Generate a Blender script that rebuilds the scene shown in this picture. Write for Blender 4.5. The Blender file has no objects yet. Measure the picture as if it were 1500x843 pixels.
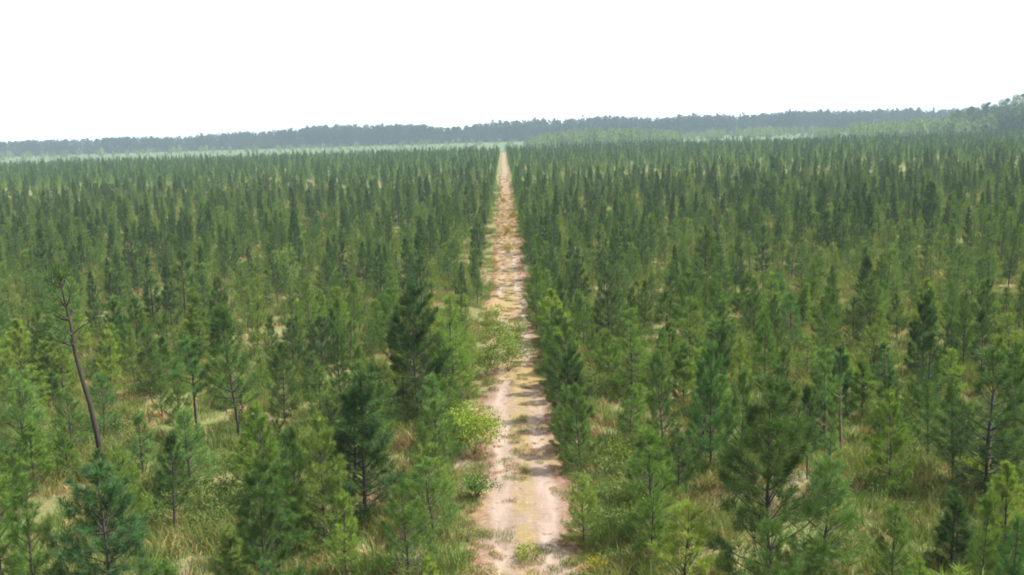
import bpy, math, random
import numpy as np
from mathutils import Matrix, Vector

R = math.radians
rng = np.random.default_rng(11)
random.seed(5)
scene = bpy.context.scene
col = scene.collection

# ------------------------------------------------------------------ camera
CAM_H = 11.0
F_PX = 1440.0
PITCH, ROLL, YAW = 9.01, -1.72, -0.28
cam_d = bpy.data.cameras.new('camera')
cam_d.sensor_width = 36.0
cam_d.lens = 36.0 * F_PX / 1500.0
cam_d.clip_end = 20000
cam = bpy.data.objects.new('camera', cam_d)
col.objects.link(cam)
ROT = Matrix.Rotation(R(YAW), 3, 'Z') @ Matrix.Rotation(R(90 - PITCH), 3, 'X') @ Matrix.Rotation(R(ROLL), 3, 'Z')
cam.matrix_world = Matrix.Translation((0, 0, CAM_H)) @ ROT.to_4x4()
scene.camera = cam
ROTI = ROT.transposed()


def project(p):
    v = ROTI @ (Vector(p) - Vector((0, 0, CAM_H)))
    if v.z > -0.1:
        return None
    return 750 + F_PX * v.x / -v.z, 421.5 - F_PX * v.y / -v.z


def ground_at(px, py, z=0.0):
    """the point of the plane z that the photograph shows at a pixel"""
    d = ROT @ Vector(((px - 750) / F_PX, (421.5 - py) / F_PX, -1))
    s = (z - CAM_H) / d.z
    return Vector((d.x * s, d.y * s, z))


def column_at(px, dist):
    """ground point at depth `dist` below a pixel column of the horizon"""
    d = ROT @ Vector(((px - 750) / F_PX, (421.5 - 193 + 0.03 * (px - 745)) / F_PX, -1))
    return Vector((d.x / d.y * dist, dist, 0))


# ------------------------------------------------------------------ materials
def new_mat(name):
    m = bpy.data.materials.new(name)
    m.use_nodes = True
    nt = m.node_tree
    nt.nodes.clear()
    out = nt.nodes.new('ShaderNodeOutputMaterial')
    return m, nt, out


def N(nt, t, **kw):
    n = nt.nodes.new(t)
    for k, v in kw.items():
        setattr(n, k, v)
    return n


def mixc(nt, fac, a, b, mode='MIX'):
    n = N(nt, 'ShaderNodeMix', data_type='RGBA', blend_type=mode)
    for i, v in ((0, fac), (6, a), (7, b)):
        if hasattr(v, 'links'):
            nt.links.new(v, n.inputs[i])
        elif isinstance(v, (int, float)):
            n.inputs[i].default_value = v
        else:
            n.inputs[i].default_value = (*v, 1)
    return n.outputs[2]


def leaf_mat(name, ca, cb, cc, trans=0.3, rough=0.6, spec=0.25, through=(1.25, 1.35, 0.55)):
    """foliage: hue differs from plant to plant (object random) and from leaf to leaf (noise along the plant)"""
    m, nt, out = new_mat(name)
    oi = N(nt, 'ShaderNodeObjectInfo')
    ramp = N(nt, 'ShaderNodeValToRGB')
    ramp.color_ramp.elements[0].color = (*ca, 1)
    ramp.color_ramp.elements[1].color = (*cc, 1)
    e = ramp.color_ramp.elements.new(0.5)
    e.color = (*cb, 1)
    nt.links.new(oi.outputs['Random'], ramp.inputs[0])
    tint = mixc(nt, 1.0, ramp.outputs[0], oi.outputs['Color'], 'MULTIPLY')
    tc = N(nt, 'ShaderNodeTexCoord')
    nz = N(nt, 'ShaderNodeTexNoise')
    nz.inputs['Scale'].default_value = 2.3
    nt.links.new(tc.outputs['Object'], nz.inputs['Vector'])
    mr = N(nt, 'ShaderNodeMapRange')
    mr.inputs[1].default_value, mr.inputs[2].default_value = 0.3, 0.7
    mr.inputs[3].default_value, mr.inputs[4].default_value = 0.72, 1.3
    nt.links.new(nz.outputs[0], mr.inputs[0])
    hv = N(nt, 'ShaderNodeHueSaturation')
    nt.links.new(tint, hv.inputs['Color'])
    nt.links.new(mr.outputs[0], hv.inputs['Value'])
    p = N(nt, 'ShaderNodeBsdfPrincipled')
    p.inputs['Roughness'].default_value = rough
    p.inputs['Specular IOR Level'].default_value = spec
    nt.links.new(hv.outputs[0], p.inputs['Base Color'])
    tr = N(nt, 'ShaderNodeBsdfTranslucent')
    tcol = mixc(nt, 1.0, hv.outputs[0], through, 'MULTIPLY')
    nt.links.new(tcol, tr.inputs['Color'])
    mx = N(nt, 'ShaderNodeMixShader')
    mx.inputs[0].default_value = trans
    nt.links.new(p.outputs[0], mx.inputs[1])
    nt.links.new(tr.outputs[0], mx.inputs[2])
    nt.links.new(mx.outputs[0], out.inputs['Surface'])
    return m


def bark_mat(name, ca, cb):
    m, nt, out = new_mat(name)
    tc = N(nt, 'ShaderNodeTexCoord')
    mp = N(nt, 'ShaderNodeMapping')
    mp.inputs['Scale'].default_value = (9, 9, 2.5)
    nz = N(nt, 'ShaderNodeTexNoise')
    nz.inputs['Scale'].default_value = 3
    nz.inputs['Detail'].default_value = 5
    nt.links.new(tc.outputs['Object'], mp.inputs[0])
    nt.links.new(mp.outputs[0], nz.inputs['Vector'])
    c = mixc(nt, nz.outputs[0], ca, cb)
    oi = N(nt, 'ShaderNodeObjectInfo')
    c = mixc(nt, 1.0, c, oi.outputs['Color'], 'MULTIPLY')
    p = N(nt, 'ShaderNodeBsdfPrincipled')
    p.inputs['Roughness'].default_value = 0.9
    nt.links.new(c, p.inputs['Base Color'])
    bp = N(nt, 'ShaderNodeBump')
    bp.inputs['Strength'].default_value = 0.6
    bp.inputs['Distance'].default_value = 0.02
    nt.links.new(nz.outputs[0], bp.inputs['Height'])
    nt.links.new(bp.outputs[0], p.inputs['Normal'])
    nt.links.new(p.outputs[0], out.inputs['Surface'])
    return m


def noise(nt, vec, scale, detail=4, rough=0.6):
    n = N(nt, 'ShaderNodeTexNoise')
    n.inputs['Scale'].default_value = scale
    n.inputs['Detail'].default_value = detail
    n.inputs['Roughness'].default_value = rough
    nt.links.new(vec, n.inputs['Vector'])
    return n.outputs[0]


def step(nt, v, a, b):
    n = N(nt, 'ShaderNodeMapRange')
    n.inputs[1].default_value, n.inputs[2].default_value = a, b
    nt.links.new(v, n.inputs[0])
    return n.outputs[0]


def ground_mat(name, layers, bump=0.05):
    """layers: first a colour, then (colour, noise scale, low, high, stretch) laid over it"""
    m, nt, out = new_mat(name)
    g = N(nt, 'ShaderNodeNewGeometry')
    cur = layers[0]
    hgt = None
    for k, (c, sc, lo, hi, st) in enumerate(layers[1:]):
        mp = N(nt, 'ShaderNodeMapping')
        mp.inputs['Scale'].default_value = st
        mp.inputs['Location'].default_value = (k * 37.1, k * 11.7, 0)
        nt.links.new(g.outputs['Position'], mp.inputs[0])
        nz = noise(nt, mp.outputs[0], sc)
        if hgt is None or sc > 2:
            hgt = nz
        cur = mixc(nt, step(nt, nz, lo, hi), cur, c)
    p = N(nt, 'ShaderNodeBsdfPrincipled')
    p.inputs['Roughness'].default_value = 0.95
    p.inputs['Specular IOR Level'].default_value = 0.1
    nt.links.new(cur, p.inputs['Base Color'])
    bp = N(nt, 'ShaderNodeBump')
    bp.inputs['Strength'].default_value = 0.7
    bp.inputs['Distance'].default_value = bump
    nt.links.new(hgt, bp.inputs['Height'])
    nt.links.new(bp.outputs[0], p.inputs['Normal'])
    nt.links.new(p.outputs[0], out.inputs['Surface'])
    return m


U = (1, 1, 1)
M_needle = leaf_mat('pine_needles', (0.060, 0.116, 0.027), (0.094, 0.168, 0.033), (0.148, 0.212, 0.042), 0.24)
M_needle_dark = leaf_mat('dark_pine_needles', (0.027, 0.063, 0.022), (0.042, 0.088, 0.025), (0.066, 0.124, 0.032), 0.18)  # darker needle copy for tall pines: light-and-dark contrast put into the colour
M_bush = leaf_mat('bush_leaves', (0.09, 0.145, 0.035), (0.105, 0.165, 0.04), (0.125, 0.18, 0.05), 0.3, .7, .08)
M_grass = leaf_mat('grass_blades', (0.085, 0.145, 0.036), (0.125, 0.175, 0.048), (0.22, 0.20, 0.08), 0.30, .7, .08)
M_straw = leaf_mat('dry_straw', (0.27, 0.185, 0.085), (0.35, 0.245, 0.11), (0.25, 0.145, 0.075), 0.2, through=(1.0, .9, .7))
M_wood = leaf_mat('broad_leaves', (0.026, 0.048, 0.028), (0.036, 0.062, 0.032), (0.052, 0.082, 0.036), 0.2)
M_scrub = leaf_mat('pale_scrub_leaves', (0.11, 0.17, 0.065), (0.14, 0.205, 0.075), (0.17, 0.23, 0.085), 0.35)
M_bark = bark_mat('pine_bark', (0.028, 0.022, 0.018), (0.065, 0.052, 0.042))
M_dead = bark_mat('weathered_wood', (0.22, 0.20, 0.17), (0.42, 0.38, 0.33))
M_brownstem = bark_mat('brown_dead_stem', (0.12, 0.075, 0.05), (0.22, 0.14, 0.10))

M_ground = ground_mat('forest_floor', [(0.125, 0.145, 0.05),
                                        ((0.13, 0.125, 0.055), 0.35, 0.42, 0.62, U),
                                        ((0.24, 0.18, 0.14), 0.16, 0.58, 0.68, U),
                                        ((0.10, 0.075, 0.055), 1.1, 0.56, 0.72, U),
                                        ((0.075, 0.105, 0.035), 3.0, 0.50, 0.62, U),
                                        ((0.17, 0.115, 0.07), 2.2, 0.55, 0.66, U),
                                        ((0.20, 0.17, 0.09), 9.0, 0.55, 0.68, U)], 0.1)
M_meadow = ground_mat('meadow_grass', [(0.06, 0.095, 0.04),
                                       ((0.08, 0.11, 0.05), 0.01, 0.4, 0.6, (1, 3, 1)),
                                       ((0.05, 0.09, 0.035), 0.05, 0.5, 0.65, U)], 0.1)
def sand_mat():
    m, nt, out = new_mat('track_sand')
    g = N(nt, 'ShaderNodeNewGeometry')
    at = N(nt, 'ShaderNodeAttribute')
    at.attribute_name = 'across'

    def nz(sc, st, loc, det=4):
        mp = N(nt, 'ShaderNodeMapping')
        mp.inputs['Scale'].default_value = st
        mp.inputs['Location'].default_value = loc
        nt.links.new(g.outputs['Position'], mp.inputs[0])
        return noise(nt, mp.outputs[0], sc, det)

    def band(c, wd, soft):
        """1 near |across| = c"""
        a = N(nt, 'ShaderNodeMath', operation='ABSOLUTE')
        nt.links.new(at.outputs['Fac'], a.inputs[0])
        d = N(nt, 'ShaderNodeMath', operation='SUBTRACT')
        nt.links.new(a.outputs[0], d.inputs[0])
        d.inputs[1].default_value = c
        b = N(nt, 'ShaderNodeMath', operation='ABSOLUTE')
        nt.links.new(d.outputs[0], b.inputs[0])
        return step(nt, b.outputs[0], wd + soft, wd)

    def times(a, b):
        x = N(nt, 'ShaderNodeMath', operation='MULTIPLY')
        nt.links.new(a, x.inputs[0])
        nt.links.new(b, x.inputs[1])
        return x.outputs[0]

    grain = nz(7, U, (3, 1, 0), 6)
    c = mixc(nt, step(nt, nz(.8, (1.4, .6, 1), (0, 0, 0)), .4, .65), (0.158, 0.117, 0.09), (0.205, 0.16, 0.128))
    c = mixc(nt, times(band(.42, .10, .14), step(nt, nz(1.1, (1, .25, 1), (9, 2, 0)), .36, .6)), c, (0.26, 0.21, 0.175))      # wheel ruts
    c = mixc(nt, times(band(.02, .08, .16), step(nt, nz(1.5, (1, .5, 1), (5, 7, 0)), .40, .58)), c, (0.19, 0.15, 0.065))      # straw crest
    c = mixc(nt, times(band(.95, .16, .26), step(nt, nz(1.3, (1, .6, 1), (2, 5, 0)), .38, .58)), c, (0.15, 0.082, 0.052))      # reddish needle litter
    c = mixc(nt, step(nt, nz(.12, (2, 1, 1), (4, 4, 0)), .47, .62), c, (0.22, 0.165, 0.075))                                     # straw patches
    c = mixc(nt, step(nt, nz(3.5, U, (1, 3, 0)), .60, .70), c, (0.13, 0.085, 0.055))
    c = mixc(nt, step(nt, grain, .55, .72), c, (0.27, 0.21, 0.16))
    p = N(nt, 'ShaderNodeBsdfPrincipled')
    p.inputs['Roughness'].default_value = 0.95
    p.inputs['Specular IOR Level'].default_value = 0.1
    nt.links.new(c, p.inputs['Base Color'])
    bp = N(nt, 'ShaderNodeBump')
    bp.inputs['Strength'].default_value = 0.8
    bp.inputs['Distance'].default_value = 0.08
    nt.links.new(nz(3, U, (0, 0, 0), 5), bp.inputs['Height'])
    nt.links.new(bp.outputs[0], p.inputs['Normal'])
    nt.links.new(p.outputs[0], out.inputs['Surface'])
    return m


M_sand = sand_mat()


# ------------------------------------------------------------------ object helpers
def mesh_from(name, verts, faces, mats, midx=None):
    """verts (n,3) array; faces list of index arrays (n,k) with k = 3 or 4"""
    me = bpy.data.meshes.new(name)
    verts = np.asarray(verts, dtype=np.float32)
    counts = [(len(f), f.shape[1]) for f in faces if len(f)]
    loops = np.concatenate([f.ravel() for f in faces if len(f)]).astype(np.int32)
    tot = np.concatenate([np.full(n, k, np.int32) for n, k in counts])
    start = np.concatenate([[0], np.cumsum(tot)[:-1]]).astype(np.int32)
    me.vertices.add(len(verts))
    me.vertices.foreach_set('co', verts.ravel())
    me.loops.add(len(loops))
    me.loops.foreach_set('vertex_index', loops)
    me.polygons.add(len(tot))
    me.polygons.foreach_set('loop_start', start)
    me.polygons.foreach_set('loop_total', tot)
    for m in mats:
        me.materials.append(m)
    if midx is not None:
        me.polygons.foreach_set('material_index', np.asarray(midx, dtype=np.int32))
    me.update(calc_edges=True)
    me.validate()
    return me


class Geo:
    """collects triangles and quads with a material number each"""
    def __init__(self):
        self.v, self.f3, self.f4, self.m3, self.m4, self.n = [], [], [], [], [], 0

    def add(self, v, f, m=0):
        f = np.asarray(f)
        if len(f) == 0:
            return
        self.v.append(np.asarray(v, dtype=np.float32))
        (self.f3 if f.shape[1] == 3 else self.f4).append(f + self.n)
        (self.m3 if f.shape[1] == 3 else self.m4).append(np.full(len(f), m))
        self.n += len(v)

    def arrays(self):
        v = np.concatenate(self.v)
        fs, ms = [], []
        for f, m in ((self.f3, self.m3), (self.f4, self.m4)):
            if f:
                fs.append(np.concatenate(f))
                ms.append(np.concatenate(m))
        return v, fs, np.concatenate(ms)

    def mesh(self, name, mats):
        v, fs, ms = self.arrays()
        return mesh_from(name, v, fs, mats, ms)


def unit(a):
    return a / np.maximum(np.linalg.norm(a, axis=-1, keepdims=True), 1e-9)


def tube(g, pts, rad, sides=5, m=0):
    pts = np.asarray(pts, dtype=float)
    rad = np.asarray(rad, dtype=float)
    d = np.gradient(pts, axis=0)
    d = unit(d)
    up = np.where(np.abs(d[:, 2:3]) > 0.9, np.array([[1.0, 0, 0]]), np.array([[0, 0, 1.0]]))
    a = unit(np.cross(d, up))
    b = np.cross(d, a)
    ang = np.arange(sides) / sides * 2 * np.pi
    ring = a[:, None] * np.cos(ang)[None, :, None] + b[:, None] * np.sin(ang)[None, :, None]
    v = (pts[:, None] + ring * rad[:, None, None]).reshape(-1, 3)
    f = []
    for i in range(len(pts) - 1):
        for j in range(sides):
            k = (j + 1) % sides
            f.append((i * sides + j, i * sides + k, (i + 1) * sides + k, (i + 1) * sides + j))
    g.add(v, np.array(f), m)


def needles(g, p0, p1, per, length, width, r, spread=(22, 62), m=0, tmin=0.1):
    """thin triangles leaving each shoot p0->p1 obliquely"""
    n = len(p0)
    if n == 0:
        return
    p0 = np.repeat(p0, per, 0)
    p1 = np.repeat(p1, per, 0)
    k = len(p0)
    t = tmin + (1 - tmin) * r.random((k, 1)) ** 0.75
    d = unit(p1 - p0)
    u = unit(np.cross(d, r.normal(size=(k, 3))))
    a = np.radians(r.uniform(spread[0], spread[1], (k, 1)))
    nd = unit(d * np.cos(a) + u * np.sin(a) + np.array([[0, 0, -0.08]]))
    base = p0 + (p1 - p0) * t
    L = length * r.uniform(0.7, 1.15, (k, 1))
    s = unit(np.cross(nd, r.normal(size=(k, 3)))) * (width / 2)
    v = np.stack([base - s + nd * L * 0.12, base + s + nd * L * 0.12, base + nd * L], 1).reshape(-1, 3)
    g.add(v, np.arange(k * 3).reshape(-1, 3), m)


def leaves(g, c, size, r, m=0, up=0.4):
    k = len(c)
    n = unit(r.normal(size=(k, 3)) + np.array([[0, 0, up]]))
    a = unit(np.cross(n, r.normal(size=(k, 3))))
    b = np.cross(n, a)
    s = size * r.uniform(0.6, 1.3, (k, 1))
    v = np.stack([c - a * s * 0.5, c - b * s * 0.28, c + a * s * 0.5, c + b * s * 0.28], 1).reshape(-1, 3)
    g.add(v, np.arange(k * 4).reshape(-1, 4), m)


# ------------------------------------------------------------------ plant shapes
def pine_geo(seed, H=4.6, cb=0.14, Lmax=1.25, per=40, nw=0.010, nl=0.20, shoots=1.0, droop=0.0, bend=0.15, twin=False, wood=True):
    """a young pine: whorls of rising branches, needle shoots at their outer halves, an upright leader.
    returns (crown Geo, wood Geo)"""
    r = np.random.default_rng(seed)
    cr, wd = Geo(), Geo()

    def stem(base, H, cb, Lmax, r0):
        zs = np.linspace(0, 1, 9)
        ph = r.uniform(0, 6.28)
        off = np.stack([np.cos(ph) * bend * np.sin(zs * 2.2) * zs, np.sin(ph) * bend * np.sin(zs * 2.6) * zs, zs * H], 1)
        off[:, :2] += np.cumsum(r.normal(0, 0.018, (9, 2)), 0) * (zs[:, None] > 0)
        pts = base + off
        if wood:
            tube(wd, pts, r0 * (1 - zs) ** 0.8 + 0.008, 6)
        at = lambda z: np.array([np.interp(z / H, zs, pts[:, k]) for k in range(3)])
        S0, S1 = [], []
        z = cb * H
        while z < H * 0.97:
            t = (z - cb * H) / (H - cb * H)
            prof = (0.18 + 0.82 * (1 - t) ** 0.85) * (0.75 + 0.25 * min(1, t / 0.18))
            az0 = r.uniform(0, 6.28)
            nb = int(r.integers(4, 7))
            for i in range(nb):
                if r.random() < 0.12:
                    continue
                az = az0 + i * 6.283 / nb + r.normal(0, 0.25)
                L = Lmax * prof * r.uniform(0.65, 1.15)
                el = R(18 + 40 * t + r.normal(0, 9) - droop)
                s = np.linspace(0, 1, 5)
                hx = L * s * math.cos(el)
                hz = L * (s * math.sin(el) + 0.22 * s ** 2.2)
                p = at(z) + np.stack([np.cos(az) * hx, np.sin(az) * hx, hz], 1) + np.cumsum(r.normal(0, 0.015, (5, 3)), 0) * (s[:, None] > 0)
                if wood:
                    tube(wd, p, 0.016 * (1 - s) * (0.5 + prof) + 0.004, 3)
                tipd = unit((p[-1] - p[-2])[None])[0]
                S0.append(p[-1] - tipd * 0.28)
                S1.append(p[-1] + tipd * 0.06 + np.array([0, 0, 0.05]))
                if L > 0.45:
                    S0.append(p[2])
                    S1.append(p[3])
                for q in range(int(round((1.6 + 3.2 * L) * shoots))):
                    sf = r.uniform(0.32, 0.95)
                    b0 = np.array([np.interp(sf, s, p[:, k]) for k in range(3)])
                    sd = 1 if q % 2 else -1
                    azl = az + sd * r.uniform(0.5, 1.1)
                    ell = el + r.uniform(0.0, 0.5)
                    l2 = L * (1.05 - sf) * 0.75 * r.uniform(0.6, 1.1) + 0.14
                    dd = np.array([math.cos(azl) * math.cos(ell), math.sin(azl) * math.cos(ell), math.sin(ell)])
                    S0.append(b0 + dd * max(0, l2 - 0.32))
                    S1.append(b0 + dd * l2)
            z += r.uniform(0.26, 0.42) * (0.75 + 0.5 * t)
        tip = pts[-1]
        S0 += [tip - np.array([0, 0, 0.5]), tip - np.array([0, 0, 0.22])]
        S1 += [tip - np.array([0, 0, 0.1]), tip + np.array([0, 0, 0.14])]
        needles(cr, np.array(S0), np.array(S1), per, nl, nw, r)
        needles(cr, np.array(S0[-1:]), np.array(S1[-1:]), per * 2, nl, nw, r, (8, 35))
        return at

    at = stem(np.zeros(3), H, cb, Lmax, 0.036 + 0.004 * H)
    if twin:
        b = at(H * 0.3)
        stem(b + np.array([0.3, 0.1, 0.1]), H * 0.55, 0.2, Lmax * 0.7, 0.04)
    return cr, wd


def pine_one(seed, **kw):
    """crown and wood in one Geo (for the far mass of pines): material 0 needles, 1 bark"""
    cr, wd = pine_geo(seed, **kw)
    g = Geo()
    v, fs, ms = cr.arrays()
    for f in fs:
        g.add(v, f, 0)
    if wd.v:
        v, fs, ms = wd.arrays()
        for f in fs:
            g.add(v, f, 1)
    return g


def bush_geo(seed, rad=0.7, h=0.9, n=900, leaf=0.09, stems=9, ml=0, ms=1):
    r = np.random.default_rng(seed)
    g = Geo()
    ends = []
    for i in range(stems):
        az = r.uniform(0, 6.28)
        rr = rad * math.sqrt(r.random()) * 0.9
        tip = np.array([math.cos(az) * rr, math.sin(az) * rr, h * r.uniform(0.6, 1.0) * (1 - 0.35 * (rr / rad) ** 2)])
        s = np.linspace(0, 1, 4)[:, None]
        p = s * tip * np.array([1, 1, 1.0]) + np.array([0, 0, 0.12]) * np.sin(s * 3.1)
        tube(g, p, np.linspace(0.014, 0.004, 4), 3, ms)
        ends.append(tip)
        ends.append(p[2])
    ends = np.array(ends)
    c = ends[r.integers(0, len(ends), n)] + r.normal(0, 1, (n, 3)) * np.array([rad * 0.22, rad * 0.22, h * 0.14])
    c = c[c[:, 2] > 0.05]
    leaves(g, c, leaf, r, ml)
    return g


def grass_geo(seed, rad=0.4, h=0.55, n=70, w=0.016, m=0, lean=0.5):
    r = np.random.default_rng(seed)
    g = Geo()
    az = r.uniform(0, 6.28, n)
    rr = rad * np.sqrt(r.random(n))
    b = np.stack([np.cos(az) * rr, np.sin(az) * rr, np.zeros(n)], 1)
    ln = r.uniform(0, lean, (n, 1)) * h
    la = r.uniform(0, 6.28, n)
    ld = np.stack([np.cos(la), np.sin(la), np.zeros(n)], 1)
    hh = h * r.uniform(0.45, 1.1, (n, 1))
    mid = b + ld * ln * 0.35 + np.array([[0, 0, 0.6]]) * hh
    tip = b + ld * ln + np.array([[0, 0, 1]]) * hh
    sa = r.uniform(0, 6.28, n)
    s = np.stack([np.cos(sa), np.sin(sa), np.zeros(n)], 1) * w / 2
    v = np.stack([b - s, b + s, mid + s * 0.8, mid - s * 0.8], 1).reshape(-1, 3)
    g.add(v, np.arange(n * 4).reshape(-1, 4), m)
    v = np.stack([mid - s * 0.8, mid + s * 0.8, tip], 1).reshape(-1, 3)
    g.add(v, np.arange(n * 3).reshape(-1, 3), m)
    return g


def broad_tree_geo(seed, H=24, n=1500, leaf=0.9, crown=0.65, width=0.5, lobes=14, lobe=(.28, .45)):
    """tall forest tree: tapered trunk with limbs to leafy lobes of uneven size. returns (crown, trunk)"""
    r = np.random.default_rng(seed)
    cr, wd = Geo(), Geo()
    zs = np.linspace(0, 0.9, 6)
    pts = np.stack([np.cumsum(r.normal(0, 0.15, 6)), np.cumsum(r.normal(0, 0.15, 6)), zs * H], 1)
    pts[0, :2] = 0
    tube(wd, pts, np.linspace(0.022 * H * 0.8, 0.05, 6), 6)
    per = n // lobes
    for i in range(lobes):
        t = (i + 0.5) / lobes
        z = H * (1 - crown + crown * t)
        wr = width * H * 0.5 * math.sqrt(max(0.05, 1 - (2 * t - 0.85) ** 2 * 0.9))
        az = i * 2.4 + r.normal(0, 0.3)
        rr = wr * r.uniform(0.25, 0.8)
        c = np.array([math.cos(az) * rr, math.sin(az) * rr, min(z, H * 0.97)])
        b = np.array([np.interp(z * 0.8, pts[:, 2], pts[:, k]) for k in (0, 1)] + [z * 0.8])
        tube(wd, np.linspace(b, c, 3), np.linspace(0.12, 0.03, 3), 3)
        s = wr * r.uniform(*lobe)
        q = unit(r.normal(size=(per, 3))) * (r.random((per, 1)) ** 0.4) * np.array([s, s, s * 0.75])
        leaves(cr, c + q, leaf, r, 0, 0.5)
    return cr, wd


def far_pine_geo(seed, H=22, n=700, leaf=0.8):
    """tall bare-stemmed pine with a small open crown. returns (crown, trunk)"""
    r = np.random.default_rng(seed)
    cr, wd = Geo(), Geo()
    zs = np.linspace(0, 1, 6)
    pts = np.stack([np.cumsum(r.normal(0, 0.12, 6)), np.cumsum(r.normal(0, 0.12, 6)), zs * H], 1)
    pts[0, :2] = 0
    tube(wd, pts, np.linspace(0.26, 0.05, 6), 6)
    for i in range(16):
        t = r.uniform(0.45, 1.0)
        az = r.uniform(0, 6.28)
        L = (0.4 + 2.6 * (1 - (t - 0.45) / 0.55) ** 0.7) * r.uniform(0.6, 1.1)
        b = np.array([np.interp(t * H, pts[:, 2], pts[:, k]) for k in range(3)])
        e = b + np.array([math.cos(az) * L, math.sin(az) * L, 0.35 * L])
        tube(wd, np.linspace(b, e, 3), np.linspace(0.07, 0.02, 3), 3)
        k = n // 16
        q = r.normal(0, 1, (k, 3)) * np.array([0.75, 0.75, 0.45])
        leaves(cr, b + (e - b) * r.uniform(0.5, 1.05, (k, 1)) + q, leaf, r, 0, 0.6)
    return cr, wd


def joined(cw):
    g = Geo()
    for i, x in enumerate(cw):
        v, fs, ms = x.arrays()
        for f in fs:
            g.add(v, f, i)
    return g


# ------------------------------------------------------------------ scatter: one object that holds its own source shapes
def scatter(name, kind, label, category, protos, mats, pts, rot, scl, idx, color=(1, 1, 1, 1)):
    """ONE object. Its mesh stores the source shapes (face islands marked `src` = 0..k-1) and loose points with
    rotation, size and shape number; its node group puts a copy of the shape on each point."""
    V, FS, MS, SRC = [], {3: [], 4: []}, {3: [], 4: []}, []
    n = 0
    for k, g in enumerate(protos):
        v, fs, ms = g.arrays()
        V.append(v)
        SRC.append(np.full(len(v), k))
        o = 0
        for f in fs:
            FS[f.shape[1]].append(f + n)
            MS[f.shape[1]].append(ms[o:o + len(f)])
            o += len(f)
        n += len(v)
    nsrc = n
    V.append(np.asarray(pts))
    SRC.append(np.full(len(pts), -1))
    faces = [np.concatenate(FS[k]) for k in (3, 4) if FS[k]]
    midx = np.concatenate([np.concatenate(MS[k]) for k in (3, 4) if MS[k]])
    me = bpy.data.meshes.new(name)
    verts = np.concatenate(V).astype(np.float32)
    loops = np.concatenate([f.ravel() for f in faces]).astype(np.int32)
    tot = np.concatenate([np.full(len(f), f.shape[1], np.int32) for f in faces])
    start = np.concatenate([[0], np.cumsum(tot)[:-1]]).astype(np.int32)
    me.vertices.add(len(verts))
    me.vertices.foreach_set('co', verts.ravel())
    me.loops.add(len(loops))
    me.loops.foreach_set('vertex_index', loops)
    me.polygons.add(len(tot))
    me.polygons.foreach_set('loop_start', start)
    me.polygons.foreach_set('loop_total', tot)
    for m in mats:
        me.materials.append(m)
    me.polygons.foreach_set('material_index', midx.astype(np.int32))
    me.update(calc_edges=True)
    z = np.zeros(nsrc)
    a = me.attributes.new('src', 'INT', 'POINT')
    a.data.foreach_set('value', np.concatenate(SRC).astype(np.int32))
    a = me.attributes.new('pick', 'INT', 'POINT')
    a.data.foreach_set('value', np.concatenate([z, idx]).astype(np.int32))
    a = me.attributes.new('size', 'FLOAT_VECTOR', 'POINT')
    a.data.foreach_set('vector', np.concatenate([np.ones((nsrc, 3)), scl]).astype(np.float32).ravel())
    a = me.attributes.new('turn', 'FLOAT_VECTOR', 'POINT')
    a.data.foreach_set('vector', np.concatenate([np.zeros((nsrc, 3)), rot]).astype(np.float32).ravel())
    ng = bpy.data.node_groups.new(name + '_nodes', 'GeometryNodeTree')
    ng.interface.new_socket('Geometry', in_out='INPUT', socket_type='NodeSocketGeometry')
    ng.interface.new_socket('Geometry', in_out='OUTPUT', socket_type='NodeSocketGeometry')
    gi, go = ng.nodes.new('NodeGroupInput'), ng.nodes.new('NodeGroupOutput')

    def attr(nm, ty):
        x = ng.nodes.new('GeometryNodeInputNamedAttribute')
        x.data_type = ty
        x.inputs['Name'].default_value = nm
        return x.outputs[0]

    def pick(k):
        c = ng.nodes.new('FunctionNodeCompare')
        c.data_type, c.operation = 'INT', 'EQUAL'
        ng.links.new(attr('src', 'INT'), c.inputs[2])
        c.inputs[3].default_value = k
        s = ng.nodes.new('GeometryNodeSeparateGeometry')
        s.domain = 'POINT'
        ng.links.new(gi.outputs[0], s.inputs[0])
        ng.links.new(c.outputs[0], s.inputs[1])
        return s.outputs[0]

    toi = ng.nodes.new('GeometryNodeGeometryToInstance')
    for k in reversed(range(len(protos))):                     # the socket lists its last link first
        ng.links.new(pick(k), toi.inputs[0])
    iop = ng.nodes.new('GeometryNodeInstanceOnPoints')
    ng.links.new(pick(-1), iop.inputs['Points'])
    ng.links.new(toi.outputs[0], iop.inputs['Instance'])
    iop.inputs['Pick Instance'].default_value = True
    ng.links.new(attr('pick', 'INT'), iop.inputs['Instance Index'])
    e2r = ng.nodes.new('FunctionNodeEulerToRotation')
    ng.links.new(attr('turn', 'FLOAT_VECTOR'), e2r.inputs[0])
    ng.links.new(e2r.outputs[0], iop.inputs['Rotation'])
    ng.links.new(attr('size', 'FLOAT_VECTOR'), iop.inputs['Scale'])
    ng.links.new(iop.outputs[0], go.inputs[0])
    o = bpy.data.objects.new(name, me)
    col.objects.link(o)
    md = o.modifiers.new('copies', 'NODES')
    md.node_group = ng
    o['kind'] = kind
    o['label'] = label
    o['category'] = category
    o.color = color
    return o


def thing(name, label, cat, loc, rot=(0, 0, 0), scale=(1, 1, 1), group=None):
    o = bpy.data.objects.new(name, None)
    col.objects.link(o)
    o.location, o.rotation_euler, o.scale = loc, rot, scale
    o['label'], o['category'] = label, cat
    if group:
        o['group'] = group
    return o


def part(name, me, parent, color=(1, 1, 1, 1)):
    o = bpy.data.objects.new(name, me)
    col.objects.link(o)
    o.parent = parent
    o.color = color
    return o


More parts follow.
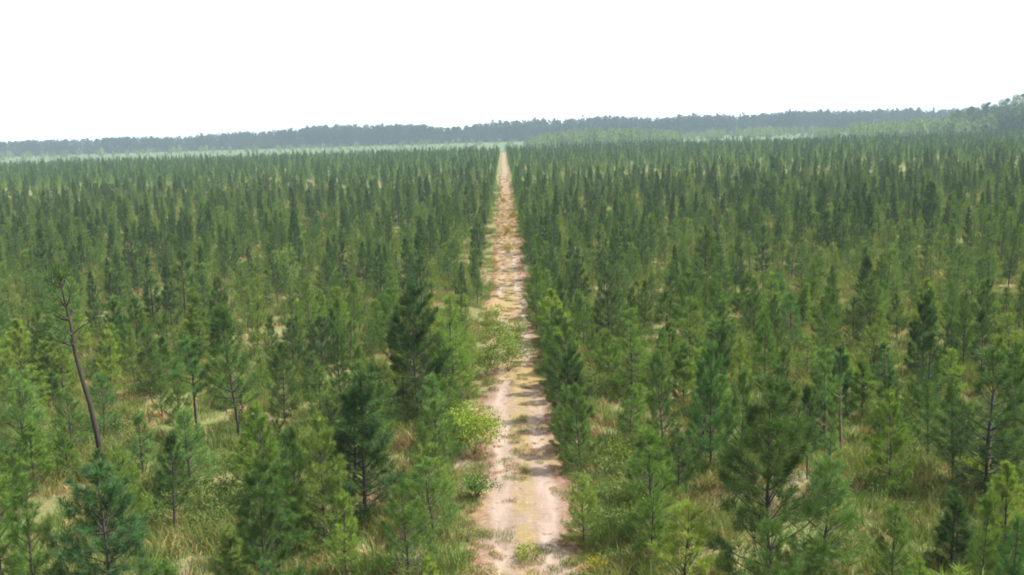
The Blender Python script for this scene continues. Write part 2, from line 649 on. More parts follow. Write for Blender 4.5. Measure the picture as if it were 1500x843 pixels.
# ------------------------------------------------------------------ the setting
def disc(name, rad, z, m, y0=0, n=96):
    a = np.arange(n) / n * 2 * np.pi
    v = np.concatenate([[[0, y0, z]], np.stack([np.cos(a) * rad, np.sin(a) * rad + y0, np.full(n, z)], 1)])
    f = np.array([(0, 1 + i, 1 + (i + 1) % n) for i in range(n)])
    o = bpy.data.objects.new(name, mesh_from(name, v, [f], [m]))
    col.objects.link(o)
    o['kind'] = 'structure'
    return o


FIELD_L, FIELD_R = 520.0, 535.0
g = disc('ground', 5000, 0.0, M_ground)
g['label'], g['category'] = 'sandy grass-covered ground between the young pines', 'ground'
# far meadow beyond the plantation
v = np.array([(-2500, 526, .004), (2500, 541, .004), (2500, 2200, .004), (-2500, 2200, .004)])
o = bpy.data.objects.new('meadow', mesh_from('meadow', v, [np.array([[0, 1, 2, 3]])], [M_meadow]))
col.objects.link(o)
o['kind'] = 'structure'
o['label'], o['category'] = 'pale green open meadow between the plantation and the far wood', 'meadow'

# the sandy track: wavering edges, two shallow ruts, small lumps
TRACK_X = 0.14


def track_half(y):
    return (1.45 - .28 * min(1, max(0, (y - 60) / 60)) - .2 * min(1, max(0, (y - 130) / 120))) + 0.18 * math.sin(y * 0.21 + 1) + 0.16 * math.sin(y * 0.53) + 0.10 * math.sin(y * 1.31 + 2)


def track_mid(y):
    return TRACK_X + 0.10 * math.sin(y * 0.07 + 0.6) + 0.06 + 0.12 * math.sin((y - 18) * .05)


ys = np.concatenate([np.arange(-30, 120, 0.3), np.arange(120, 530, 1.5)])
nx = 23
V = []
for y in ys:
    for i in range(nx):
        t = i / (nx - 1) * 2 - 1
        jag = 0.12 * math.sin(y * 3.7 + t * 2) + 0.08 * math.sin(y * 7.9)
        x = track_mid(y) + t * (track_half(y) + (jag if abs(t) > 0.9 else 0))
        rut = -0.035 * math.exp(-((abs(t) - 0.45) / 0.16) ** 2)
        lump = 0.018 * math.sin(x * 7 + y * 2.3) * math.sin(y * 3.1 + x)
        edge = max(0, 1 - abs(t) ** 6)
        V.append((x, y, 0.004 + edge * max(0.0, 0.055 + rut + lump)))
F = []
for j in range(len(ys) - 1):
    for i in range(nx - 1):
        a = j * nx + i
        F.append((a, a + 1, a + nx + 1, a + nx))
me = mesh_from('sand_track', np.array(V), [np.array(F)], [M_sand])
me.shade_smooth()
a = me.attributes.new('across', 'FLOAT', 'POINT')
a.data.foreach_set('value', np.tile(np.linspace(-1, 1, nx), len(ys)).astype(np.float32))
o = bpy.data.objects.new('sand_track', me)
col.objects.link(o)
o['kind'] = 'structure'
o['label'], o['category'] = 'straight pale sandy track running between the pine blocks', 'track'

# ------------------------------------------------------------------ young pines: the near ones are things
SPEC = [  # seed, H, crown base, branch length, shoots, twin : kinds of shape
    dict(seed=1, H=4.6, cb=.07, Lmax=1.35),
    dict(seed=2, H=4.6, cb=.10, Lmax=1.20),
    dict(seed=3, H=4.6, cb=.06, Lmax=1.60),
    dict(seed=4, H=4.6, cb=.16, Lmax=1.20, bend=.3),
    dict(seed=5, H=4.6, cb=.10, Lmax=1.30, twin=True),
    dict(seed=6, H=4.6, cb=.08, Lmax=1.50, droop=8),
    dict(seed=7, H=4.6, cb=.26, Lmax=1.20, bend=.25),
    dict(seed=8, H=4.6, cb=.45, Lmax=1.05, bend=.3),          # long bare stem
    dict(seed=9, H=4.6, cb=.05, Lmax=1.75, droop=4),          # bushy
    dict(seed=10, H=4.6, cb=.14, Lmax=1.0),                  # slender
    dict(seed=12, H=4.6, cb=.05, Lmax=1.75, droop=5, per=58), # full and dark
    dict(seed=14, H=4.6, cb=.66, Lmax=.72, shoots=.45, per=26, bend=.1), # nearly bare
    dict(seed=13, H=4.6, cb=.04, Lmax=1.95, droop=-4, per=60), # round sapling
]
PINES = []
for s in SPEC:
    kw = dict(s)
    sd = kw.pop('seed')
    kw.setdefault('per', 38)
    cr, wd = pine_geo(sd, nw=0.013, nl=0.24, **kw)
    PINES.append((cr.mesh('crown', [M_needle]), wd.mesh('trunk', [M_bark])))

TINT = {'dark green': (.50, .58, .64), 'mid green': (.98, 1.0, .95), 'bright green': (1.32, 1.28, .95),
        'blue-green': (.80, .98, 1.25), 'yellow-green': (1.50, 1.36, .92)}
pine_xy = []


def pine(loc, kind, h, tint, label, group, wid=1.0, lean=(0, 0), rz=None):
    s = h / 4.6
    rz = rng.uniform(0, 6.28) if rz is None else rz
    t = thing('pine_tree', label, 'tree', loc, (R(lean[1]), R(lean[0]), rz), (s * wid, s * wid, s), group)
    if lean != (0, 0):
        t.rotation_mode = 'QUATERNION'
        t.rotation_quaternion = (Matrix.Rotation(R(lean[0]), 3, 'Y') @ Matrix.Rotation(R(lean[1]), 3, 'X') @ Matrix.Rotation(rz, 3, 'Z')).to_quaternion()
    c = TINT[tint]
    j = rng.uniform(.92, 1.08)
    part('crown', PINES[kind][0], t, (c[0] * j, c[1] * j, c[2] * j, 1))
    part('trunk', PINES[kind][1], t, (.6, .55, .5, 1) if kind == 11 else (1, 1, 1, 1))
    pine_xy.append((loc[0], loc[1]))
    return t


G_PINE = 'young pines planted in rows'
# those the photograph singles out: base pixel, height, shape, tint, width, lean
SPECIAL = [
    (1128, 885, 5.0, 10, 'dark green', .98, (0, 0), 'tall dark green pine with layered boughs standing large at the bottom right'),
    (165, 905, 3.5, 10, 'blue-green', 1.25, (0, 0), 'wide bushy blue-green pine at the bottom left corner area'),
    (160, 698, 6.9, 11, 'dark green', 1.1, (-9, 0), 'leaning pine with a long bare dark trunk left of the track'),
    (612, 612, 4.9, 10, 'dark green', 1.0, (0, 0), 'dark full-crowned pine beside the track, above the yellow-green bush'),
    (665, 585, 4.2, 5, 'bright green', 1.0, (0, 0), 'bright pine leaning towards the track beside a dark full-crowned pine'),
    (536, 770, 4.2, 4, 'dark green', 1.25, (0, 0), 'forked pine with several dark leaders just below the full-crowned dark pine'),
    (476, 805, 3.5, 10, 'mid green', 0.85, (0, 0), 'broad pine, dark on its left side and bright on its right, near the forked pine'),
    (395, 900, 3.5, 10, 'dark green', .8, (0, 0), 'dark green pine cut by the bottom edge, left of the broad two-toned pine'),
    (292, 650, 3.9, 7, 'blue-green', 1.0, (-4, 0), 'slim pine with dark stem and small crown right of the leaning bare-trunked pine'),
    (352, 645, 4.9, 6, 'mid green', .9, (-2, 0), 'thin straight pine with bare lower stem next to the slim dark-stemmed pine'),
    (206, 545, 3.6, 3, 'mid green', 1.0, (-3, 0), 'small slanting pine behind the leaning bare-trunked pine'),
    (272, 480, 4.6, 7, 'dark green', 1.1, (0, 0), 'dark bare-stemmed pine rising in the gap left of centre'),
    (210, 700, 2.2, 9, 'blue-green', 1.3, (0, 0), 'short blue-green sapling pine right beside the leaning bare trunk'),
    (35, 690, 3.4, 8, 'blue-green', 1.0, (0, 0), 'wide blue-green pine at the left picture edge above a bare sandy patch'),
    (5, 905, 4.0, 1, 'bright green', 1.0, (0, 0), 'bright green pine cut by the lower left picture edge'),
    (1272, 515, 3.6, 0, 'dark green', .9, (0, 0), 'dark pointed pine alone in a pale gap right of the track'),
    (1356, 620, 3.4, 9, 'dark green', 1.0, (0, 0), 'narrow dark pine in front of the pale gap on the right'),
    (1445, 735, 4.3, 5, 'dark green', 1.15, (0, 0), 'spreading dark pine near the right picture edge'),
    (1395, 705, 3.2, 3, 'mid green', 1.0, (0, 0), 'open-branched pine left of the spreading dark pine at the right edge'),
    (892, 500, 3.6, 0, 'dark green', 1.0, (0, 0), 'dark green pine by the right of the track behind a row of lighter pines'),
    (925, 580, 3.5, 5, 'bright green', 1.0, (0, 0), 'bright green pine near the track right of the shaded sand'),
    (1035, 440, 4.6, 1, 'dark green', 1.1, (0, 0), 'dark slender pine standing taller than its neighbours right of the track'),
    (1040, 690, 3.9, 10, 'blue-green', .75, (0, 0), 'bluish dark pine with a pale dead stick before it'),
    (1305, 880, 2.3, 0, 'bright green', 1.0, (0, 0), 'small bright sapling pine at the bottom edge right of the tall layered pine'),
    (1205, 850, 2.9, 8, 'bright green', 1.1, (0, 0), 'bright bushy pine right behind the tall layered dark pine'),
    (955, 800, 3.1, 2, 'bright green', 1.05, (0, 0), 'bright wide pine between the track and the tall layered dark pine'),
    (1000, 905, 2.6, 8, 'yellow-green', 1.2, (0, 0), 'yellow-green low pine at the bottom just left of the tall layered pine'),
    (855, 800, 1.9, 8, 'bright green', 1.0, (0, 0), 'low bright pine spilling over the right track edge near the bottom'),
    (852, 690, 2.7, 10, 'mid green', 0.8, (-3, 0), 'mid green pine on the right track edge casting shade over the sand'),
    (842, 632, 2.9, 10, 'dark green', 0.8, (-2, 0), 'dark green pine on the right track edge beside the widest shade'),
    (835, 590, 2.9, 10, 'mid green', .8, (0, 0), 'mid green pine on the right track edge opposite the yellow-green bush, behind a darker one'),
    (822, 548, 2.8, 10, 'dark green', .75, (0, 0), 'small dark pine on the right track edge level with the weedy clump'),
    (600, 855, 2.6, 8, 'bright green', 1.0, (0, 0), 'bright bushy young pine low at the bottom left of the track'),
    (640, 715, 2.7, 2, 'mid green', 1.0, (0, 0), 'mid green pine just below the yellow-green bush by the track'),
]
for px, py, h, k, tint, wid, lean, lab in SPECIAL:
    p = ground_at(px, py)
    pine((p.x, p.y, 0), k, h, tint, lab, G_PINE, wid, lean)
special_xy = np.array(pine_xy)

# rows parallel to the track
ROW = 2.15
rows = []
r2 = np.random.default_rng(21)
for side in (-1, 1):
    for k in range(190):
        x0 = TRACK_X + side * ((2.6 if side < 0 else 2.3) + ROW * k)
        fy = FIELD_L if side < 0 else FIELD_R
        y = 12 + r2.uniform(0, 2)
        while y < fy:
            if abs(x0) < 0.57 * y + 9:
                gap = r2.random() < 0.10
                x = x0 + r2.normal(0, 0.34 if k == 0 else 0.55)
                if side > 0 and k == 0:
                    x += .75 if y < 30 else -.22 if y < 62 else .1
                    gap = gap or (y < 30 and r2.random() < .5)
                if not gap:
                    rows.append((x, y, side, k, x0))
            y += r2.uniform(1.5, 2.8) * (.80 if y < 110 else 1) * (1.45 if y > 120 else 1.1) * ((.42 if 30 < y < 62 else .62) if side > 0 and k == 0 else 1)
rows = np.array(rows)


def seen(x, y, h):
    b, t = project((x, y, 0)), project((x, y, h))
    if b is None or t is None:
        return False
    return -25 < t[0] < 1525 and t[1] < 835


ORD = ['first', 'second', 'third', 'fourth', 'fifth', 'sixth', 'seventh', 'eighth', 'ninth', 'tenth', 'eleventh', 'twelfth', 'thirteenth',
       'fourteenth', 'fifteenth', 'sixteenth', 'seventeenth', 'eighteenth', 'nineteenth', 'twentieth']
ORD += ['twenty-' + o for o in ORD[:9]] + ['thirtieth'] + ['thirty-' + o for o in ORD[:9]] + ['fortieth']
# openings where the photograph shows bare ground or low growth instead of a pine
OPEN = [(160, 815, 2.0), (150, 890, 1.8), (125, 745, 1.4), (1130, 920, 2.6), (1085, 850, 1.6), (150, 760, 1.6), (185, 700, 1.3), (350, 700, 1.7), (90, 735, 1.6), (300, 740, 1.5), (240, 600, 1.3), (420, 610, 1.2), (1290, 740, 1.6), (1180, 620, 1.2), (1330, 790, 1.3), (930, 720, 1.5),
        (1400, 800, 1.5), (120, 820, 1.3), (1150, 560, 1.2), (1480, 560, 1.2), (680, 640, 1.4), (560, 690, 1.0), (330, 560, 1.2), (60, 650, 1.0), (690, 720, 1.6), (1215, 690, 1.2)]
open_xy = np.array([(*ground_at(a, b)[:2], c * .8) for a, b, c in OPEN])
dist = np.hypot(rows[:, 0], rows[:, 1])
order = np.argsort(dist)
near_rows, far_rows = [], []
budget = 300 - len(SPECIAL)
for i in order:
    x, y, side, k, x0 = rows[i]
    if y < 90:
        if len(special_xy) and np.min(np.hypot(special_xy[:, 0] - x, special_xy[:, 1] - y)) < 1.25:
            continue
        if np.any(np.hypot(open_xy[:, 0] - x, open_xy[:, 1] - y) < open_xy[:, 2]):
            continue
    h = float(np.clip(r2.normal(1.9, .4), 1.1, 2.6) if r2.random() < .58 else np.clip(r2.normal(2.8, .45), 2.2, 4.2)) if y < 90 else float(np.clip(r2.normal(3.3, .95), 1.5, 5.6) * (1.1 if y > 300 else 1))
    if budget > 0:
        if seen(x, y, h):
            near_rows.append((x, y, int(side), int(k), h))
            budget -= 1
        else:                                                    # just outside the picture: part of the mass
            far_rows.append((x, y, h, 0.0))
    else:
        o = r2.random() < .33 * min(1, max(.55, y / 110))
        h = float(np.clip(r2.normal(3.5, .6), 2.4, 5.2) if o else np.clip(r2.normal(2.15, .5), 1.2, 3.4)) * (1.12 if y > 300 else 1)
        far_rows.append((x, y, h, float(o)))
count = {}
for x, y, side, k, h in sorted(near_rows, key=lambda q: q[1]):
    n = count.get((side, k), 0)
    count[(side, k)] = n + 1
    if h < 2.6:
        tint = random.choices(list(TINT), (1.0, 3.5, 4.5, 1.0, 1.6))[0]
        kind = random.choices(range(13), (1, 1, 3, .5, 1.6, 2.4, .3, 0, 3, .6, 1, 0, 4))[0]
        wid = random.uniform(.95, 1.25)
    else:
        tint = random.choices(list(TINT), (4.2, 3.4, 1.8, 1.0, .4))[0]
        kind = random.choices(range(13), (3, 3, 2.6, 1.6, 1.6, 2.4, 1.2, .5, 1.2, 2.2, 2, 0, .5))[0]
        wid = random.uniform(.66, .90)
    look = 'tall' if h > 3.2 else 'short' if h < 2.2 else 'mid-sized'
    row = 'row along' if k == 0 else ORD[k] + ' row out'
    sd = 'left' if side < 0 else 'right'
    if k == 0:
        lab = f'{look} {tint} pine, {ORD[n]} up the row along the {sd} track edge'
    else:
        lab = f'{look} {tint} pine, {ORD[n]} up the {ORD[k]} row {sd} of the track'
    pine((x, y, 0), kind, h, tint, lab, G_PINE, wid, (random.gauss(0, 2), random.gauss(0, 2)))

# the rest of the plantation, past 300 trees: one mass
SL = [0, 1, 3, 9]                                            # slender shapes for the taller dark pines
MID = [pine_one(30 + i, H=4.6, cb=s.get('cb'), Lmax=s['Lmax'] * 1.05, per=13, nw=0.026, nl=0.25, shoots=.85, bend=s.get('bend', .15)) for i, s in enumerate(SPEC[:7])]
LOW = [pine_one(50 + i, H=4.6, cb=s.get('cb'), Lmax=s['Lmax'] * 1.0, per=4, nw=0.075, nl=0.32, shoots=.45, bend=s.get('bend', .15), wood=False) for i, s in enumerate(SPEC[:7])]


def dark_needled(g):  # swaps in the darker needle copy
    g.m3 = [np.where(m == 0, 2, m) for m in g.m3]
    g.m4 = [np.where(m == 0, 2, m) for m in g.m4]
    return g


MID_DARK = [dark_needled(pine_one(70 + i, H=4.6, cb=SPEC[k]['cb'], Lmax=.95, per=15, nw=0.026, nl=0.25, shoots=.9)) for i, k in enumerate(SL)]
LOW_DARK = [dark_needled(pine_one(80 + i, H=4.6, cb=SPEC[k]['cb'], Lmax=.9, per=5, nw=0.07, nl=0.30, shoots=.6, wood=False)) for i, k in enumerate(SL)]
fr = np.array(far_rows)
nf = len(fr)
isfar = fr[:, 1] > 210
is_dark = fr[:, 3] > .5
idx = np.where(is_dark, np.where(isfar, 18, 14) + rng.integers(0, 4, nf), np.where(isfar, 7, 0) + rng.integers(0, 7, nf))
s = fr[:, 2] / 4.6
w = s * rng.uniform(.72, 1.0, nf) * np.where(is_dark, .92, 1.15)
rot = np.stack([rng.normal(0, .035, nf), rng.normal(0, .035, nf), rng.uniform(0, 6.28, nf)], 1)
pts = np.stack([fr[:, 0], fr[:, 1], np.zeros(nf)], 1)
scatter('pine_plantation', 'stuff', 'dense mass of young green pines filling the field to the far meadow', 'plantation',
        MID + LOW + MID_DARK + LOW_DARK, [M_needle, M_bark, M_needle_dark], pts, rot, np.stack([w, w, s], 1), idx)

# ------------------------------------------------------------------ ground cover
GR = [grass_geo(100 + i, .5, .36 + .09 * i, 95, .018, 0, .8) for i in range(4)]
BU = [bush_geo(110 + i, .6, .38 + .08 * i, 420, .06, 9, 1, 3) for i in range(3)]
STR = [grass_geo(120 + i, .40, .24, 60, .03, 2, 1.6) for i in range(2)]
pts, idx, scl = [], [], []
r3 = np.random.default_rng(77)
n = 40000
yy = 14 + 190 * r3.random(n) ** 0.9
xx = (r3.random(n) * 2 - 1) * (0.56 * yy + 3)
# clumpy: a slow random field chooses what grows
fld = np.sin(xx * .55 + 1.3 * np.sin(yy * .31)) + np.sin(yy * .47 + 1.7 * np.sin(xx * .23 + 2)) + r3.normal(0, .6, n)
for x, y, f in zip(xx, yy, fld):
    d = abs(x - track_mid(y)) - track_half(y)
    if d < -0.05:
        continue
    if y < 90 and np.any(np.hypot(open_xy[7:9, 0] - x, open_xy[7:9, 1] - y) < .9):
        continue
    if f > 0.5:
        k = 4 + r3.integers(0, 3) if r3.random() < .32 else r3.integers(0, 4)
    elif f > -0.9:
        k = r3.integers(0, 4) if r3.random() < .68 else 7 + r3.integers(0, 2)
    else:
        if r3.random() < .62:
            continue
        k = 7 + r3.integers(0, 2) if r3.random() < .5 else r3.integers(0, 4)
    sc = r3.uniform(.6, 1.25)
    if d < .6:
        sc *= .6
    pts.append((x, y, 0))
    idx.append(k)
    scl.append((sc * 1.1, sc * 1.1, sc))
# straw and weeds on the track itself
for _ in range(6500):
    y = 20 + 230 * r3.random() ** 1.4
    t = r3.uniform(-1.05, 1.05)
    x = track_mid(y) + t * track_half(y)
    straw_zone = r3.random() < math.exp(-((y - 122) / 40) ** 2)
    mid = math.exp(-(t / .22) ** 2)
    if math.sin(y * .8 + 2 * math.sin(y * .29)) + math.sin(y * 2.1 + x * 3) < .1 and not straw_zone and abs(t) < .8:
        continue
    e = abs(t) ** 3
    if r3.random() > (.25 + .6 * mid + .8 * e + (1.3 if straw_zone else 0)) * .9:
        continue
    green = r3.random() < (.35 if y < 72 else .03)
    sc = r3.uniform(.25, .6)
    pts.append((x, y, .03))
    idx.append(r3.integers(0, 4) if green else 7 + r3.integers(0, 2))
    scl.append((sc, sc, sc * .8))
npt = len(pts)
scatter('ground_cover', 'stuff', 'yellow-green grass, low weeds and straw covering the ground between the pines', 'grass',
        GR + BU + STR, [M_grass, M_bush, M_straw, M_brownstem], np.array(pts), np.stack([r3.normal(0, .08, npt), r3.normal(0, .08, npt), r3.uniform(0, 6.28, npt)], 1), np.array(scl), np.array(idx))


# ------------------------------------------------------------------ single bushes
def bush(px, py, w, h, color, label, seed, n=1500, leaf=.10):
    p = ground_at(px, py)
    t = thing('bush', label, 'bush', (p.x, p.y, 0), (0, 0, seed), (1, 1, 1), 'bushes')
    g = bush_geo(seed, w / 2, h, n, leaf, 12)
    v, fs, ms = g.arrays()
    lf, st = Geo(), Geo()
    o = 0
    for f in fs:
        m = ms[o:o + len(f)]
        o += len(f)
        for q, dst in ((0, lf), (1, st)):
            if (m == q).any():
                dst.add(v, f[m == q], 0)
    for gg, nm, mt in ((lf, 'foliage', M_bush), (st, 'stems', M_brownstem)):
        v2, f2, m2 = gg.arrays()
        used = np.unique(np.concatenate([f.ravel() for f in f2]))
        mp = np.zeros(len(v2), int)
        mp[used] = np.arange(len(used))
        part(nm, mesh_from(nm, v2[used], [mp[f] for f in f2], [mt]), t, (*color, 1))
    return t


bush(672, 655, 2.2, 1.3, (1.6, 1.45, .85), 'looser light green bush joining the yellow-green one on its left', 31, 2200, .09)
bush(694, 668, 2.8, 1.5, (1.75, 1.5, .95), 'bright yellow-green leafy bush at the left edge of the sandy track', 3, 2300, .10)
bush(745, 545, 2.3, 1.5, (1.15, 1.1, .8), 'green weedy bush growing in the middle of the sandy track', 4, 1700, .09)
bush(714, 552, 1.6, 1.4, (1.0, 1.0, .8), 'dull green weedy bush on the track edge left of the mid-track bush', 5, 1300, .09)
bush(746, 522, 1.6, 1.4, (1.2, 1.15, .75), 'weedy bush in the heart of the green clump on the track', 34, 1300, .09)
bush(728, 512, 1.7, 1.5, (1.1, 1.1, .8), 'weedy bush at the back of the green clump on the track, left half', 21, 1500, .09)
bush(757, 498, 1.3, 1.1, (1.3, 1.2, .7), 'small light weed at the back right of the green clump on the track', 22, 900, .08)
bush(722, 478, 1.5, 1.2, (1.2, 1.1, .7), 'straw-green weed on the left track edge behind the green clump', 23, 1000, .08)
bush(737, 300, 1.5, 1.0, (2.1, 1.2, .9), 'farthest golden dry tuft on the thin far part of the track', 24, 600, .12)
bush(752, 320, 1.6, .9, (2.1, 1.2, .9), 'golden dry tuft just right of the farthest golden tuft', 25, 600, .12)
bush(745, 372, 1.5, 1.0, (2.1, 1.2, .9), 'nearest of the golden dry tufts where the track narrows', 26, 700, .10)
bush(700, 730, 1.3, .7, (.75, .95, .8), 'low dark green bush creeping onto the left track edge below the yellow-green bush', 6, 900, .08)
bush(770, 822, .8, .4, (1.4, 1.3, .7), 'small yellow-green weed in the middle of the sand near the bottom', 7, 420, .06)
bush(875, 838, 1.0, .4, (2.2, 1.3, .5), 'small orange-yellow flowering weed at the right bottom of the track', 8, 420, .06)
bush(380, 730, 1.5, 1.0, (1.35, 1.3, .8), 'light green bush beside the bare sandy patch left of the track', 9, 1200, .08)
bush(1440, 720, 1.4, 1.0, (1.5, 1.4, .8), 'light green bush in front of the spreading dark pine near the right edge', 10, 1200, .08)
bush(905, 690, 1.2, .9, (1.2, 1.1, .8), 'yellowish bush behind the right track edge below the shaded sand', 12, 1000, .08)
bush(940, 760, 1.9, .7, (1.3, 1.05, .8), 'low yellow-brown bush between the track and the tall layered dark pine', 13, 1200, .08)
bush(740, 345, 1.6, 1.0, (2.1, 1.2, .9), 'golden dry bush in the middle of the track where it narrows', 14, 800, .10)


# ------------------------------------------------------------------ dead sticks and stems
def dead_stem(px, py, h, lean, label, mat, rad=.025, seed=0, twigs=3):
    p = ground_at(px, py)
    r = np.random.default_rng(200 + seed)
    g = Geo()
    s = np.linspace(0, 1, 6)
    q = np.stack([s * h * math.sin(R(lean)), np.cumsum(r.normal(0, .02, 6)) * (s > 0), s * h * math.cos(R(lean))], 1)
    tube(g, q, rad * (1 - .7 * s), 6)
    for i in range(twigs):
        f = r.uniform(.4, .95)
        b = np.array([np.interp(f, s, q[:, k]) for k in range(3)])
        az = r.uniform(0, 6.28)
        L = h * r.uniform(.1, .22)
        tube(g, np.linspace(b, b + np.array([math.cos(az) * L, math.sin(az) * L, L * .6]), 3), np.array([rad * .4, rad * .3, rad * .15]), 4)
    o = bpy.data.objects.new('dead_stem', g.mesh('dead_stem', [mat]))
    col.objects.link(o)
    o.location = (p.x, p.y, 0)
    o['label'], o['category'], o['group'] = label, 'dead stem', 'dead stems among the pines'


dead_stem(1052, 650, 1.9, -14, 'pale grey dead stick leaning in front of the bluish dark pine', M_dead, .035, 1, 1)
dead_stem(570, 760, 1.2, 35, 'pale slanting dead stick below the forked pine left of the track', M_dead, .035, 2, 1)
dead_stem(1207, 690, 2.0, 2, 'thin brown dead stem at the left of three in the pale gap', M_brownstem, .03, 3)
dead_stem(1232, 660, 2.2, -1, 'thicker brown dead stem in the pale gap, middle one of three', M_brownstem, .05, 4)
dead_stem(1300, 690, 1.9, 1, 'dark brown bare stem at the right of three in the pale gap', M_brownstem, .045, 5)
dead_stem(515, 535, 2.1, 0, 'brown dead sapling stem behind the forked pine left of the track', M_brownstem, .04, 6)
dead_stem(375, 720, 1.6, -6, 'grey-brown broken stem on the bare sandy patch left of the track', M_brownstem, .05, 7)
dead_stem(432, 510, 2.9, -1, 'slim dark bare stem standing tall left of the brown dead sapling', M_bark, .045, 8)

# ------------------------------------------------------------------ far wood and groves
BT = [broad_tree_geo(300 + i, 22, 1500, .75, [.95, .9, .96, .92][i], [.5, .6, .45, .55][i]) for i in range(4)]
MT = [broad_tree_geo(340 + i, 22, 9000, .6, .97, .95, 26, (.45, .65)) for i in range(2)]
FP = [far_pine_geo(310 + i, 24) for i in range(3)]
r4 = np.random.default_rng(9)


def hfac(px):
    """height of the far tree line along the picture"""
    return np.interp(px, [-600, 0, 300, 440, 500, 560, 620, 640, 700, 800, 1000, 1300, 1500, 2200], [16.8, 17.3, 20, 22, 25.2, 25.7, 23.5, 20.5, 23, 24.5, 25, 24.5, 24.5, 24.5])


pts, idx, scl = [], [], []
for i in range(8000):
    x = r4.uniform(-1500, 1500)
    y = 1100 + 120 * r4.random() ** 1.5
    pp = project((x, y, 11))
    h = float(hfac(pp[0])) * r4.uniform(.80, 1.0) * (1 + .05 * math.sin(x * .021) + .05 * math.sin(x * .057 + 1))
    k = r4.integers(0, 4) if r4.random() < .85 else 4 + r4.integers(0, 3)
    s = h / 22 if k < 4 else h / 24
    if k >= 4:
        s *= r4.uniform(.95, 1.05)
    if i % 4 == 0:
        y, k = 1080 + 25 * r4.random(), int(r4.integers(0, 4))
        s = r4.uniform(5, 11) / 22
        pts.append((x, y, 0))
        idx.append(k)
        scl.append((s * 1.7, s * 1.7, s))
        continue
    pts.append((x, y, 0))
    idx.append(k)
    scl.append((s, s, s))
npt = len(pts)
scatter('far_wood', 'stuff', 'long hazy blue-grey wood along the horizon behind the plantation', 'wood',
        [joined(b) for b in BT + FP], [M_wood, M_bark], np.array(pts), np.stack([np.zeros(npt), np.zeros(npt), r4.uniform(0, 6.28, npt)], 1), np.array(scl), np.array(idx))

SC = [broad_tree_geo(330 + i, 10, 700, .65, .92, .85, 10) for i in range(3)]
pts, idx, scl = [], [], []


def grove(px0, px1, d0, d1, h0, h1, n):
    for i in range(n):
        u = r4.random()
        d = r4.uniform(d0, d1)
        p = column_at(px0 + (px1 - px0) * u, d)
        s = r4.uniform(h0, h1) * (0.55 + 0.45 * math.sin(math.pi * min(1, max(0, u))) ** .5) / 10
        pts.append((p.x, p.y, 0))
        idx.append(r4.integers(0, 3))
        scl.append((s * 1.2, s * 1.2, s))


grove(770, 1000, 640, 780, 8.5, 12.5, 170)
grove(1000, 1230, 800, 900, 7, 10, 90)
grove(1200, 1580, 590, 720, 9, 13, 190)
grove(1400, 1700, 590, 690, 12, 16.5, 110)
grove(-160, 480, 800, 1050, 3, 8, 160)
grove(400, 760, 800, 1050, 3, 7, 90)
npt = len(pts)
scatter('scrub_thicket', 'stuff', 'paler green thicket of low broadleaf scrub between plantation and far wood', 'thicket',
        [joined(b) for b in SC], [M_scrub, M_bark], np.array(pts), np.stack([np.zeros(npt), np.zeros(npt), r4.uniform(0, 6.28, npt)], 1), np.array(scl), np.array(idx))


def big_tree(px, d, h, kind, label, color=(1, 1, 1)):
    src = MT if kind == 'mound' else BT if kind == 'broad' else FP
    i = int(r4.integers(0, len(src)))
    key = (kind, i)
    if key not in BIG:
        BIG[key] = (src[i][0].mesh('crown', [M_wood]), src[i][1].mesh('trunk', [M_bark]))
    p = column_at(px, d)
    s = h / (24 if kind == 'pine' else 22)
    t = thing('tall_pine' if kind == 'pine' else 'broadleaf_tree', label, 'tree', p, (0, 0, r4.uniform(0, 6)), (s, s, s), 'trees standing above the far tree line')
    part('crown', BIG[key][0], t, (*color, 1))
    part('trunk', BIG[key][1], t)


BIG = {}
big_tree(1497, 590, 24.5, 'mound', 'tallest dark tree at the right end of the skyline', (1.6, 1.75, 1.3))
big_tree(1474, 600, 21.8, 'mound', 'second tallest tree just left of the tallest skyline tree', (1.6, 1.75, 1.3))
big_tree(1524, 590, 27, 'mound', 'big dark tree half cut by the right picture edge', (1.6, 1.75, 1.3))
big_tree(1446, 610, 20.0, 'mound', 'lowest of the rounded trees stepping up to the right skyline end', (1.6, 1.75, 1.3))
big_tree(1424, 620, 18, 'mound', 'rounded green tree where the right skyline begins to rise', (1.6, 1.75, 1.3))
big_tree(1402, 630, 16, 'mound', 'low rounded green tree left of where the right skyline rises', (1.6, 1.75, 1.3))
big_tree(722, 1060, 24.5, 'pine', 'pointed pine above the tree line just left of the track end')
big_tree(733, 1075, 23, 'pine', 'slim pine above the tree line straight over the track end')
big_tree(784, 1050, 25.5, 'pine', 'tallest pine on the tree line right of the track end')
big_tree(520, 1080, 25, 'broad', 'rounded tree rising highest from the wood left of the track end')
big_tree(995, 1060, 25, 'pine', 'pine rising from the tree line over the pale thicket')

# ------------------------------------------------------------------ air
V = np.array([(x, y, z) for z in (-1, 60) for x, y in ((-5400, -5400), (5400, -5400), (5400, 5400), (-5400, 5400))])
F = np.array([(3, 2, 1, 0), (4, 5, 6, 7), (0, 1, 5, 4), (1, 2, 6, 5), (2, 3, 7, 6), (3, 0, 4, 7)])
mh, nt, out = new_mat('summer_haze')
pv = N(nt, 'ShaderNodeVolumePrincipled')
pv.inputs['Color'].default_value = (0.60, 0.80, 1.0, 1)
pv.inputs['Density'].default_value = 0.00022
pv.inputs['Anisotropy'].default_value = 0.0
nt.links.new(pv.outputs[0], out.inputs['Volume'])
o = bpy.data.objects.new('haze', mesh_from('haze', V, [F], [mh]))
col.objects.link(o)
o['kind'] = 'stuff'
o['label'], o['category'] = 'thin blue-white summer haze over the whole plain', 'haze'

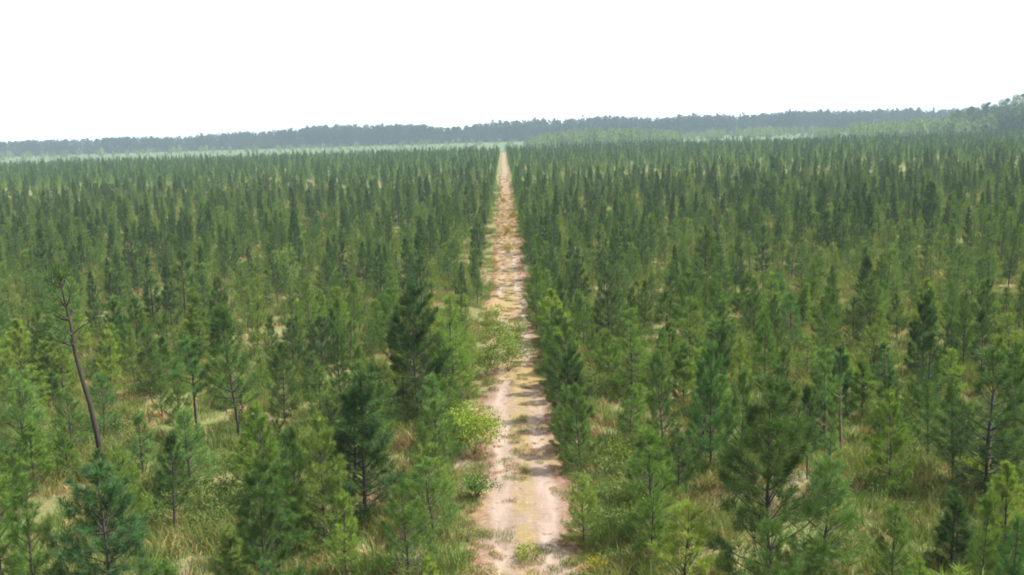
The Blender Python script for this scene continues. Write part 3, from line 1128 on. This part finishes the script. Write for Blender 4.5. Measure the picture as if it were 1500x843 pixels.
# ------------------------------------------------------------------ light
SUN_EL, SUN_AZ = 56.0, 84.0      # azimuth clockwise from the track direction: the sun stands to the right
w = bpy.data.worlds.new('World')
scene.world = w
w.use_nodes = True
nt = w.node_tree
nt.nodes.clear()
out = N(nt, 'ShaderNodeOutputWorld')
bg = N(nt, 'ShaderNodeBackground')
sky = N(nt, 'ShaderNodeTexSky', sky_type='NISHITA', sun_disc=False)
sky.sun_elevation = R(SUN_EL)
sky.sun_rotation = R(SUN_AZ)
sky.air_density = 1.0
sky.dust_density = 7.0
sky.ozone_density = 0.6
hs = N(nt, 'ShaderNodeHueSaturation')
hs.inputs['Saturation'].default_value = 0.45
nt.links.new(sky.outputs[0], hs.inputs['Color'])
# bright white veil added low in the sky, faded overhead to weaken fill light
gen = N(nt, 'ShaderNodeTexCoord')
vn = N(nt, 'ShaderNodeTexNoise')
vn.inputs['Scale'].default_value = 1.6
vn.inputs['Detail'].default_value = 5
nt.links.new(gen.outputs['Generated'], vn.inputs['Vector'])
veil = mixc(nt, vn.outputs[0], (6.9, 7.1, 7.4), (8.6, 8.6, 8.5))
sx = N(nt, 'ShaderNodeSeparateXYZ')
nt.links.new(gen.outputs['Generated'], sx.inputs[0])
vf = N(nt, 'ShaderNodeMapRange', interpolation_type='SMOOTHSTEP')
vf.inputs[1].default_value, vf.inputs[2].default_value = 0.13, 0.42
vf.inputs[3].default_value, vf.inputs[4].default_value = 0.85, 0.08
nt.links.new(sx.outputs[2], vf.inputs[0])
skyc = mixc(nt, vf.outputs[0], hs.outputs[0], veil)
nt.links.new(skyc, bg.inputs['Color'])
bg.inputs['Strength'].default_value = 0.13
nt.links.new(bg.outputs[0], out.inputs[0])

ld = bpy.data.lights.new('sun', 'SUN')
ld.energy = 5.0
ld.angle = R(0.6)
ld.color = (1.0, 0.95, 0.87)
sun = bpy.data.objects.new('sun', ld)
col.objects.link(sun)
sd = Vector((math.sin(R(SUN_AZ)) * math.cos(R(SUN_EL)), math.cos(R(SUN_AZ)) * math.cos(R(SUN_EL)), math.sin(R(SUN_EL))))
sun.rotation_euler = sd.to_track_quat('Z', 'Y').to_euler()

vs = scene.view_settings
vs.view_transform = 'Standard'
vs.look = 'None'
vs.exposure = 0.9
vs.gamma = 1.0
vs.use_curve_mapping = False
c = scene.cycles
c.max_bounces = 6
c.diffuse_bounces = 3
c.glossy_bounces = 2
c.transmission_bounces = 3
c.volume_bounces = 1
c.filter_width = 1.9
c.use_denoising = True
